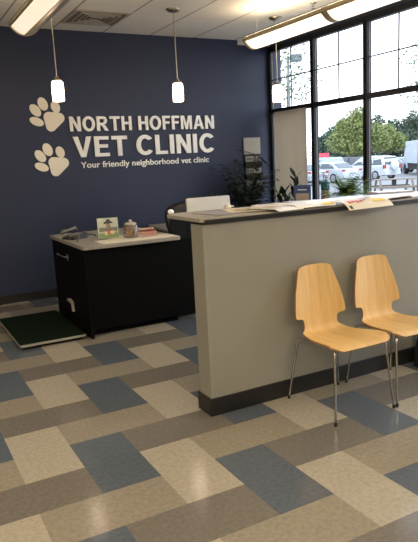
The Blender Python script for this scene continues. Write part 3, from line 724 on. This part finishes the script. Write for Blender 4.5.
INK = {'white': colm('ink_white', (.86,.86,.88)), 'cream': colm('ink_cream', (.78,.70,.54)), 'tan': colm('ink_tan', (.48,.34,.20)), 'mauve': colm('ink_mauve', (.42,.38,.42)),
       'blue': colm('ink_blue', (.10,.13,.28)), 'dark': colm('ink_dark', (.03,.03,.05)), 'red': colm('ink_red', (.62,.07,.04)), 'yellow': colm('ink_yellow', (.85,.62,.05)), 'grey': colm('ink_grey', (.30,.29,.29)), 'pale': colm('ink_pale', (.78,.78,.84)), 'green': colm('ink_green', (.3,.4,.1))}
def magazine(x, y, z, rz, w, d, th, cover, prints, label, bend=None, amt=0., name='magazine', lift=0.):
    r = tag(empty(name, (x, y, z), math.radians(rz)), label, name, 'magazines and papers on the counter')
    b, zf = curved(w, d, th, bend if bend is not None else -9, amt, lift=lift)
    L(b, 'pages', INK[cover], r, fixn=True)
    for i, (c, x0, x1, y0, y1) in enumerate(prints):
        L(patch(zf, th, x0*w, x1*w, y0*d, y1*d, off=.0006+.0003*i), 'cover_print', INK[c], r, fixn=False)
    return r
Z = ZC+.0005
magazine(1.83, 3.34, Z, 12, .21, .28, .004, 'grey', [('mauve',-.45,.45,-.45,.4)], 'grey covered magazine lying nearest the left end of the counter')
magazine(2.02, 3.36, Z+.005, -18, .24, .30, .003, 'cream', [('tan',-.3,.1,-.4,.1),('dark',.15,.35,.0,.3)], 'cream and tan magazine with a dark patch, second from the counter end', amt=.0)
magazine(2.16, 3.205, Z+.016, 10, .22, .30, .004, 'white', [('tan',-.2,.2,-.1,.3),('mauve',.25,.45,-.45,.0),('cream',-.45,-.25,-.45,.45)], 'tan patterned brochure reaching the front edge of the counter', bend=-.115, amt=.012)
magazine(2.32, 3.40, Z+.002, 5, .23, .30, .012, 'white', [('tan',-.1,.3,.1,.4),('grey',.1,.4,-.3,-.1)], 'thick white magazine with tan picture, left part of the counter')
magazine(2.40, 3.185, Z+.025, -3, .30, .22, .003, 'white', [('yellow',.20,.48,-.48,-.10)], 'white leaflet with a yellow corner hanging over the counter front', bend=-.088, amt=.016)
magazine(2.60, 3.44, Z, -12, .30, .22, .016, 'mauve', [('white',-.4,.4,-.4,.2)], 'stack of mauve edged magazines in the middle of the counter back')
magazine(2.61, 3.24, Z+.021, 4, .28, .22, .003, 'pale', [('white',-.45,.45,-.45,.45)], 'plain white open paper in the middle of the counter front')
magazine(2.91, 3.43, Z+.0002, 12, .28, .24, .012, 'pale', [('blue',.0,.45,.25,.45),('white',-.45,.4,-.4,.2)], 'white magazine with a dark blue strip behind the drooping cover')
magazine(2.79, 3.155, Z+.022, 5, .42, .29, .003, 'cream', [('red',-.40,-.34,-.36,-.10),('red',-.32,-.25,-.34,-.10),('red',-.23,-.17,-.36,-.12),('red',-.15,-.08,-.34,-.10),('red',-.06,.0,-.30,-.08),('dark',.04,.10,-.22,-.04),('dark',-.46,-.40,-.49,-.42),('yellow',.14,.40,-.38,-.02),('cream',.20,.26,-.26,-.14),('white',-.45,.45,.10,.48)], 'cream magazine with red lettering and yellow picture drooping over the counter front', bend=-.072, amt=.050)
magazine(3.14, 3.245, Z+.014, 10, .30, .26, .006, 'cream', [('white',-.45,.45,-.1,.45)], 'cream newspaper right of the drooping magazine', name='newspaper')
magazine(3.16, 3.51, Z, -6, .30, .20, .010, 'blue', [('pale',-.4,.45,-.45,.2)], 'dark blue brochure at the back of the counter behind the newspaper')
magazine(3.42, 3.28, Z+.002, 4, .30, .30, .012, 'white', [('pale',-.4,.4,-.4,.4)], 'white magazine at the right edge of the photo on the counter')
magazine(3.47, 3.53, Z+.013, -14, .30, .18, .014, 'mauve', [('white',-.4,.4,-.4,.4)], 'mauve backed magazine behind the rightmost white one')
sm = MB().lathe([(.001,0),(.022,0),(.026,.012),(.018,.030),(.001,.036)], n=14); sm.box((.01,-.006,.012), (.045,.006,.022))
o = sm.build('tape_dispenser', WHITEP, smooth=True); o.location = (2.03, 3.58, Z); tag(o, 'tiny white dispenser on the back edge of the counter near the palm', 'dispenser')

# ------------------------------------------------------------------ outdoors
GZ = -.4
GR = mat('asphalt', (.19,.195,.205), rough=.9, noise=(.8,.10,6))
struct(MB().box((5.3, -40, GZ-.2), (220, 220, GZ)).build('ground', GR))
struct(MB().box((5.2, -3, GZ), (8.0, 14, -.05)).build('sidewalk', mat('concrete', (.42,.41,.38), rough=.85, noise=(3,.08))))
pt_ = tag(empty('picnic_table', (20.3, 20.4, GZ), math.radians(-29)), 'weathered wooden picnic table with benches outside the windows', 'picnic table')
WD = mat('weathered_wood', (.20,.165,.14), rough=.8, noise=(8,.2))
tt = MB()
for k in range(5): tt.box((-.9,-.37+k*.15,.71), (.9,-.235+k*.15,.75))
L(tt, 'table_top', WD, pt_)
for s in (-1, 1): L(MB().box((-.9,s*.72-.14,.36), (.9,s*.72+.14,.45)), 'bench', WD, pt_)
for e in (-.72, .72):
    for s in (-1, 1): L(MB().prism([(s*.30,.70),(s*.40,.70),(s*.78,0),(s*.66,0)], e-.04, e+.04, axis='x'), 'leg', WD, pt_)
    L(MB().box((e-.09,-.80,.34), (e-.045,.80,.40)), 'crossbeam', WD, pt_)
L(MB().box((-.08,-.10,.30), (.08,.10,.70)), 'center_post', mat('dark_post', (.06,.05,.05), rough=.8), pt_)

WHT = mat('white_car_paint', (.46,.49,.53), rough=.25, coat=.5)
SIL = mat('silver_car_paint', (.30,.34,.38), rough=.3, metal=.3, coat=.4)
DKC = mat('dark_car_paint', (.05,.06,.08), rough=.3, coat=.5)
CGL = mat('car_window', (.05,.07,.09), rough=.1)
TIR = mat('tyre', (.02,.02,.02), rough=.8); HUB = mat('alloy', (.45,.45,.46), rough=.35, metal=.6)
RED = mat('tail_light_red', (.30,.03,.025), rough=.25); HL = mat('headlight', (.75,.75,.72), rough=.15)
def car(kind, x, y, head, paint, label, spare=False):
    """head: heading in degrees from +x; local +x forward"""
    r = tag(empty({'suv':'suv','sedan':'sedan','van':'van'}[kind], (x, y, GZ), math.radians(head)), label, 'car', 'cars in the parking lot')
    if kind == 'suv':
        low = [(-2.1,.35),(-2.15,.62),(-2.12,1.0),(1.15,1.02),(1.95,.92),(2.15,.72),(2.15,.38),(1.9,.28),(-1.9,.28)]
        cab = [(-2.11,.98),(-1.98,1.40),(-1.85,1.62),(-1.2,1.68),(.10,1.66),(.35,1.58),(1.20,1.0)]
        win = [(-1.92,1.06),(-1.72,1.50),(-1.1,1.54),(.05,1.52),(.30,1.46),(.98,1.06)]; W2 = .88
    elif kind == 'sedan':
        low = [(-2.25,.40),(-2.3,.62),(-2.25,.92),(-1.5,.98),(1.0,.94),(2.0,.82),(2.25,.62),(2.25,.35),(2.0,.24),(-2.0,.24)]
        cab = [(-1.75,.95),(-1.05,1.36),(-.7,1.42),(.2,1.40),(.55,1.30),(1.20,.92)]
        win = [(-1.45,1.0),(-.98,1.30),(-.65,1.34),(.15,1.32),(.45,1.24),(.95,.99)]; W2 = .87
    else:
        low = [(-2.3,.38),(-2.35,.65),(-2.3,1.05),(1.5,1.05),(2.2,.88),(2.35,.62),(2.3,.35),(2.0,.28),(-2.0,.28)]
        cab = [(-2.29,1.02),(-2.15,1.60),(-2.0,1.74),(.4,1.74),(.75,1.62),(1.55,1.03)]
        win = [(-2.08,1.12),(-1.95,1.55),(.35,1.58),(.62,1.50),(1.25,1.10)]; W2 = .92
    b = MB(); b.prism(low, -W2, W2, axis='y'); b2 = []
    n = len(cab); vs = [(a, -W2+.02 if z < 1.1 else -W2+.16, z) for a, z in cab]+[(a, W2-.02 if z < 1.1 else W2-.16, z) for a, z in cab]
    b.add(vs, [tuple(range(n)), tuple(range(2*n-1,n-1,-1))]+[(i,i+1,n+i+1,n+i) for i in range(n-1)])
    L(b, 'body', paint, r, bevel=.05)
    zs = [z for a, z in win]; z0, z1 = min(zs), max(zs)
    for s in (-1, 1):
        g = MB(); f = lambda z: s*(W2-.02-.14*min(1, max(0, (z-1.0)/.45))+.012)
        g.add([(a, f(z), z) for a, z in win], [tuple(range(len(win)))])
        gl = L(g, 'side_window', CGL, r)
        so = gl.modifiers.new('t', 'SOLIDIFY'); so.thickness = .01; so.offset = 0
        for px_ in ((-1.05,-.95),(-.05,.03)): 
            L(MB().box((px_[0], s*(W2-.10)-.03, z0), (px_[1], s*(W2-.10)+.045, z1-.02)), 'pillar', paint, r)
    # rear and front glass follow the cabin ends
    (ra, rz0), (rb, rz1) = cab[0], cab[1]; 
    def endglass(p, q, off, nm):
        lo_ = .12; hi = .92
        a = (p[0]+(q[0]-p[0])*lo_, p[1]+(q[1]-p[1])*lo_); c = (p[0]+(q[0]-p[0])*hi, p[1]+(q[1]-p[1])*hi)
        return L(MB().add([(a[0]+off,-W2+.16,a[1]+.02),(a[0]+off,W2-.16,a[1]+.02),(c[0]+off,W2-.24,c[1]+.02),(c[0]+off,-W2+.24,c[1]+.02),(a[0],-W2+.16,a[1]),(a[0],W2-.16,a[1]),(c[0],W2-.24,c[1]),(c[0],-W2+.24,c[1])],
            [(0,1,2,3),(4,7,6,5),(0,4,5,1),(1,5,6,2),(2,6,7,3),(3,7,4,0)]), nm, CGL, r)
    endglass(cab[0], cab[1] if kind == 'sedan' else cab[2], -.02, 'rear_window'); endglass(cab[-1], cab[-2], .02, 'windscreen')
    xr = low[1][0]
    for s in (-1, 1):
        L(MB().box((xr-.02, s*(W2-.10)-.10, .80), (xr+.12, s*(W2-.10)+.115, .92 if kind == 'sedan' else 1.06)), 'tail_light', RED, r)
        L(MB().box((-xr-.22, s*(W2-.2)-.16, .62), (-xr-.05+.02, s*(W2-.2)+.17, .76)), 'headlight', HL, r)
        for wx_ in (-1.32, 1.35):
            Mw = Matrix.Translation((wx_, s*(W2-.08), .33)) @ Matrix.Rotation(PI/2, 4, 'X')
            wh = L(MB().lathe([(.001,-.11),(.30,-.11),(.335,-.08),(.335,.08),(.30,.11),(.001,.11)], n=24, M=Mw), 'wheel', TIR, r)
            L(MB().lathe([(.001,-.125),(.21,-.12),(.22,-.11),(.22,.11),(.21,.12),(.001,.125)], n=20, M=Mw), 'hubcap', HUB, wh)
    L(MB().box((xr-.05, -W2+.05, .34), (xr+.1, W2-.05, .56)), 'bumper', paint, r)
    L(MB().box((xr-.065, -.26, .60 if kind == 'sedan' else .42), (xr-.045, .26, .72 if kind == 'sedan' else .54)), 'licence_plate', mat('plate_dark', (.25,.28,.33), rough=.4), r)
    if spare: L(MB().lathe([(.001,-.13),(.28,-.13),(.36,-.09),(.36,.10),(.001,.10)], n=28, M=Matrix.Translation((-2.24, -.12, .98)) @ Matrix.Rotation(PI/2, 4, 'Y')), 'spare_wheel_cover', WHT, r, smooth=True)
    return r
car('suv', 32.0, 34.6, 94, WHT, 'white SUV with a covered spare wheel on its tailgate, parked outside', True)
car('sedan', 27.95, 34.4, 94, WHT, 'white sedan with red tail light parked left of the white SUV')
car('sedan', 24.9, 34.2, 94, SIL, 'silver sedan at the left end of the parked front row')
car('van', 29.6, 41.5, 94, WHT, 'white van parked in the row behind the white sedan')
car('van', 33.0, 42.0, 94, SIL, 'silver minivan parked in the row behind the white SUV')
car('suv', 36.6, 42.6, 94, DKC, 'dark SUV parked in the back row behind the white SUV')
car('suv', 39.8, 43.0, 94, WHT, 'white SUV parked in the back row left of the box truck')
car('sedan', 43.0, 43.2, 94, SIL, 'silver sedan parked in the back row behind the box truck')

# box truck
tk = tag(empty('box_truck', (38.9, 35.4, GZ), math.radians(56)), 'white box truck parked at the right edge of the window view', 'truck')
L(MB().box((-2.4,-1.22,.95), (2.6,1.22,2.75)), 'cargo_box', mat('truck_white', (.36,.40,.46), rough=.5), tk, bevel=.03)
L(MB().box((-2.43,-1.12,1.0), (-2.40,1.12,2.62)), 'rear_door', mat('truck_panel', (.44,.48,.53), rough=.4), tk)
rr_ = MB()
for k in range(9): rr_.box((-2.445,-1.1,1.15+k*.17), (-2.431,1.1,1.165+k*.17))
L(rr_, 'door_ribs', mat('rib_grey', (.30,.34,.39), rough=.5), tk)
L(MB().box((-2.3,-1.0,.45), (4.3,1.0,.94)), 'chassis', TIR, tk)
L(MB().prism([(2.65,.5),(4.5,.5),(4.5,1.15),(4.1,1.3),(3.7,2.1),(2.65,2.15)], -1.05, 1.05, axis='y'), 'cab', mat('truck_white', (0,0,0)), tk, bevel=.05)
for s in (-1,1):
    for wx_ in (-1.5, 3.5):
        L(MB().lathe([(.001,-.16),(.42,-.16),(.45,-.12),(.45,.12),(.42,.16),(.001,.16)], n=20, M=Matrix.Translation((wx_, s*.95, .45)) @ Matrix.Rotation(PI/2, 4, 'X')), 'wheel', TIR, tk)
    L(MB().box((-2.46, s*.9-.12, .75), (-2.38, s*.9+.12, .87)), 'tail_light', RED, tk)
L(MB().box((-2.48,-.9,.40), (-2.36,.9,.52)), 'rear_bumper', mat('dark_post', (0,0,0)), tk)
# red sign board
rs = tag(empty('red_sign', (38.9, 48.6, GZ), math.radians(-40)), 'small red sign board beyond the parked cars', 'sign')
L(MB().tube([(0,0,0),(0,0,1.75)], .05, 8), 'post', HUB, rs); L(MB().box((-.5,-.04,1.75), (.5,.04,2.15)), 'board', mat('red_board', (.80,.08,.12), rough=.4), rs)
# light pole
lp = tag(empty('light_pole', (31.4, 43.9, GZ)), 'tall parking lot light pole with a square dark lamp head', 'light pole')
L(MB().tube([(0,0,0),(0,0,10.3)], [.15,.11], 12), 'pole', mat('pole_grey', (.16,.17,.18), rough=.5), lp)
Ma = Matrix.Rotation(math.radians(-29), 4, 'Z')
L(MB().box((.08,-.05,10.0), (.45,.05,10.1), M=Ma).box((.2,-.4,9.85), (1.15,.4,10.4), M=Ma), 'lamp_head', mat('lamp_head', (.10,.12,.14), rough=.5), lp)

# trees
def tree(name, x, y, blobs, n, ls, mats, label, trunk, group=None, dens=1.0):
    r = tag(empty(name, (x, y, GZ)), label, 'tree', group)
    rg = random.Random(int(x*31+y*17)); m = MB()
    tot = sum(b[3]*b[4]*b[5] for b in blobs)
    for (cx, cy, cz, rx, ry, rz_) in blobs:
        for i in range(int(n*rx*ry*rz_/tot)):
            u = Vector((rg.gauss(0,1), rg.gauss(0,1), rg.gauss(0,1))).normalized()*(rg.random()**.45)
            p = Vector((cx+u.x*rx, cy+u.y*ry, cz+u.z*rz_)); s = ls*rg.uniform(.6,1.3)
            a = Vector((rg.gauss(0,1), rg.gauss(0,1), rg.gauss(0,.6))).normalized(); b = a.cross(Vector((rg.gauss(0,1), rg.gauss(0,1), rg.gauss(0,1)))).normalized()
            m.add([p-a*s, p-b*s*.5, p+a*s, p+b*s*.5], [(0,1,2,3)], rg.randrange(len(mats)))
    o = L(m, 'crown', mats, r, fixn=False)
    t = MB(); top_ = max(b[2] for b in blobs)
    t.tube([(0,0,0),(0.05,0,top_*.5),(0,0.05,top_)], [trunk, trunk*.7, trunk*.25], 8)
    for i, b in enumerate(blobs[:6]): t.tube([(0,0,top_*.35), (b[0]*.6,b[1]*.6,b[2]*.8), (b[0],b[1],b[2])], [trunk*.4, trunk*.25, trunk*.1], 6)
    L(t, 'trunk', mat('bark', (.10,.08,.06), rough=.9), r)
    return r
Ga = [mat('leaf_yellow_green', (.19,.235,.06), rough=.6), mat('leaf_mid_green', (.14,.19,.06), rough=.6), mat('leaf_olive', (.25,.27,.09), rough=.6)]
Gb = [mat('leaf_deep', (.06,.10,.06), rough=.7), mat('leaf_deep_blue', (.08,.125,.09), rough=.7)]
Gc = [mat('leaf_pale', (.16,.22,.15), rough=.6), mat('leaf_pale_b', (.10,.17,.12), rough=.6)]
sx_ = (.87,-.49)   # a direction along the far rows
def bl(o, z, a, b): return (o*sx_[0], o*sx_[1], z, a, a, b)
tree('broadleaf_tree', 41.9, 47.2, [bl(-.3,4.2,2.0,1.6), bl(-1.7,3.1,1.5,1.1), bl(1.6,3.6,1.6,1.3), bl(.2,5.6,1.3,1.0), bl(2.4,2.9,1.2,.9), bl(-.2,2.6,2.4,.9), bl(-1.2,4.8,1.0,.8)], 9000, .145, Ga, 'light yellow-green broadleaf tree beyond the parked cars, behind the mullion', .14)
tree('broadleaf_tree', 48.6, 49.9, [bl(-.6,3.2,1.7,1.3), bl(.8,3.0,1.5,1.1), bl(-.2,4.2,1.2,.8)], 5000, .145, Ga, 'small olive green tree right of the yellow-green tree', .12)
k_ = 0
for (o_, hh_, w_, lab) in ((-1.8,5.6,1.9,'dark distant tree furthest left in the window view, behind the red sign'),(.6,7.2,2.1,'dark distant tree left of the yellow-green tree'),(3.0,8.6,2.2,'tallest dark distant tree, rising above the yellow-green tree'),(5.6,7.6,2.1,'dark distant tree between the two light green trees'),(8.6,7.2,2.1,'dark distant tree rising behind the olive green tree'),(11.0,8.0,2.1,'tall dark distant tree just left of the box truck'),(13.2,8.2,2.0,'tall dark distant tree above the box truck at the photo edge')):
    k_ += 1
    tree('distant_tree', 59.2+o_*sx_[0]+(k_ % 2)*3.6, 71.5+o_*sx_[1]+(k_ % 2)*4.3, [(0,0,hh_*.40,w_,w_,hh_*.38),(.5,-.3,hh_*.74,w_*.65,w_*.65,hh_*.24),(-.6,.4,hh_*.62,w_*.6,w_*.6,hh_*.24)], 4200, .25, Gb, lab, .22, 'dark trees beyond the lot')
tree('ash_tree', 18.4, 25.9, [(.0,0,6.6,1.3,1.3,1.3),(-.5,.3,5.2,1.2,1.2,.9),(.6,-.3,5.0,1.1,1.1,.9),(.9,-.6,6.0,.9,.9,.8),(0,0,7.8,.9,.9,.8),(-.6,.4,3.9,.8,.8,.5)], 1000, .095, Gc, 'sparse pale leaved tree outside the leftmost window', .045)
tree('ash_tree', 20.2, 18.9, [(.0,0,5.8,.8,.8,.6),(.2,-.1,4.4,1.0,1.0,.7)], 500, .08, Gc, 'sparse tree whose leaves reach in at the right edge of the windows', .05)

# ------------------------------------------------------------------ light
w = bpy.data.worlds.new('overcast_sky'); bpy.context.scene.world = w; w.use_nodes = True
nt = w.node_tree; bg_ = nt.nodes['Background']
tc = nt.nodes.new('ShaderNodeTexCoord'); s3 = nt.nodes.new('ShaderNodeSeparateXYZ'); rp = nt.nodes.new('ShaderNodeValToRGB')
rp.color_ramp.elements[0].position = .0; rp.color_ramp.elements[0].color = (.92,.96,1,1)
rp.color_ramp.elements[1].position = .6; rp.color_ramp.elements[1].color = (.72,.84,1,1)
nt.links.new(tc.outputs['Generated'], s3.inputs[0]); nt.links.new(s3.outputs['Z'], rp.inputs['Fac']); nt.links.new(rp.outputs[0], bg_.inputs['Color'])
bg_.inputs['Strength'].default_value = 2.8
def area(name, loc, rot, sx, sy, power, col):
    l = bpy.data.lights.new(name, 'AREA'); l.shape = 'RECTANGLE'; l.size = sx; l.size_y = sy; l.energy = power; l.color = col
    o = bpy.data.objects.new(name, l); C.objects.link(o); o.location = loc; o.rotation_euler = rot; return o
# unseen area fills behind the viewpoint, added to brighten the room
area('rear_fill', (-1.2, -1.4, H-.02), (0,0,0), 1.2, .6, 105, (1,.86,.68))
area('rear_fill', (1.8, -1.4, H-.02), (0,0,0), 1.2, .6, 70, (1,.88,.70))

area('left_fill', (-1.3, 3.2, H-.02), (0,0,0), .6, 3.0, 48, (1,.84,.62))  # unseen fill, added to make up the light of an omitted left fixture

# ------------------------------------------------------------------ camera
Mx = [[0.872825312163427,-0.48575415349474343,-0.04710495525336219],[-0.13158395310718368,-0.1412878161624193,-0.9811847003947527],[0.4699591873040706,0.8626010986352032,-0.18723703400192457]]
cam = bpy.data.cameras.new('camera'); co = bpy.data.objects.new('camera', cam); C.objects.link(co)
R = Matrix((Mx[0], [-a for a in Mx[1]], [-a for a in Mx[2]])).transposed()
co.matrix_world = Matrix.Translation((0,0,K)) @ R.to_4x4()
cam.sensor_fit = 'VERTICAL'; cam.sensor_height = 24; cam.sensor_width = 24*418/542; cam.lens = 603.072/542*24
cam.shift_x = (209-220.674)/542; cam.shift_y = (275.018-271)/542
cam.clip_end = 500
S = bpy.context.scene; S.camera = co
S.view_settings.view_transform = 'Standard'; S.view_settings.look = 'None'; S.view_settings.gamma = 1; S.view_settings.use_curve_mapping = False
S.view_settings.exposure = 0.5
S.cycles.max_bounces = 8; S.cycles.transparent_max_bounces = 12; S.cycles.sample_clamp_indirect = 6
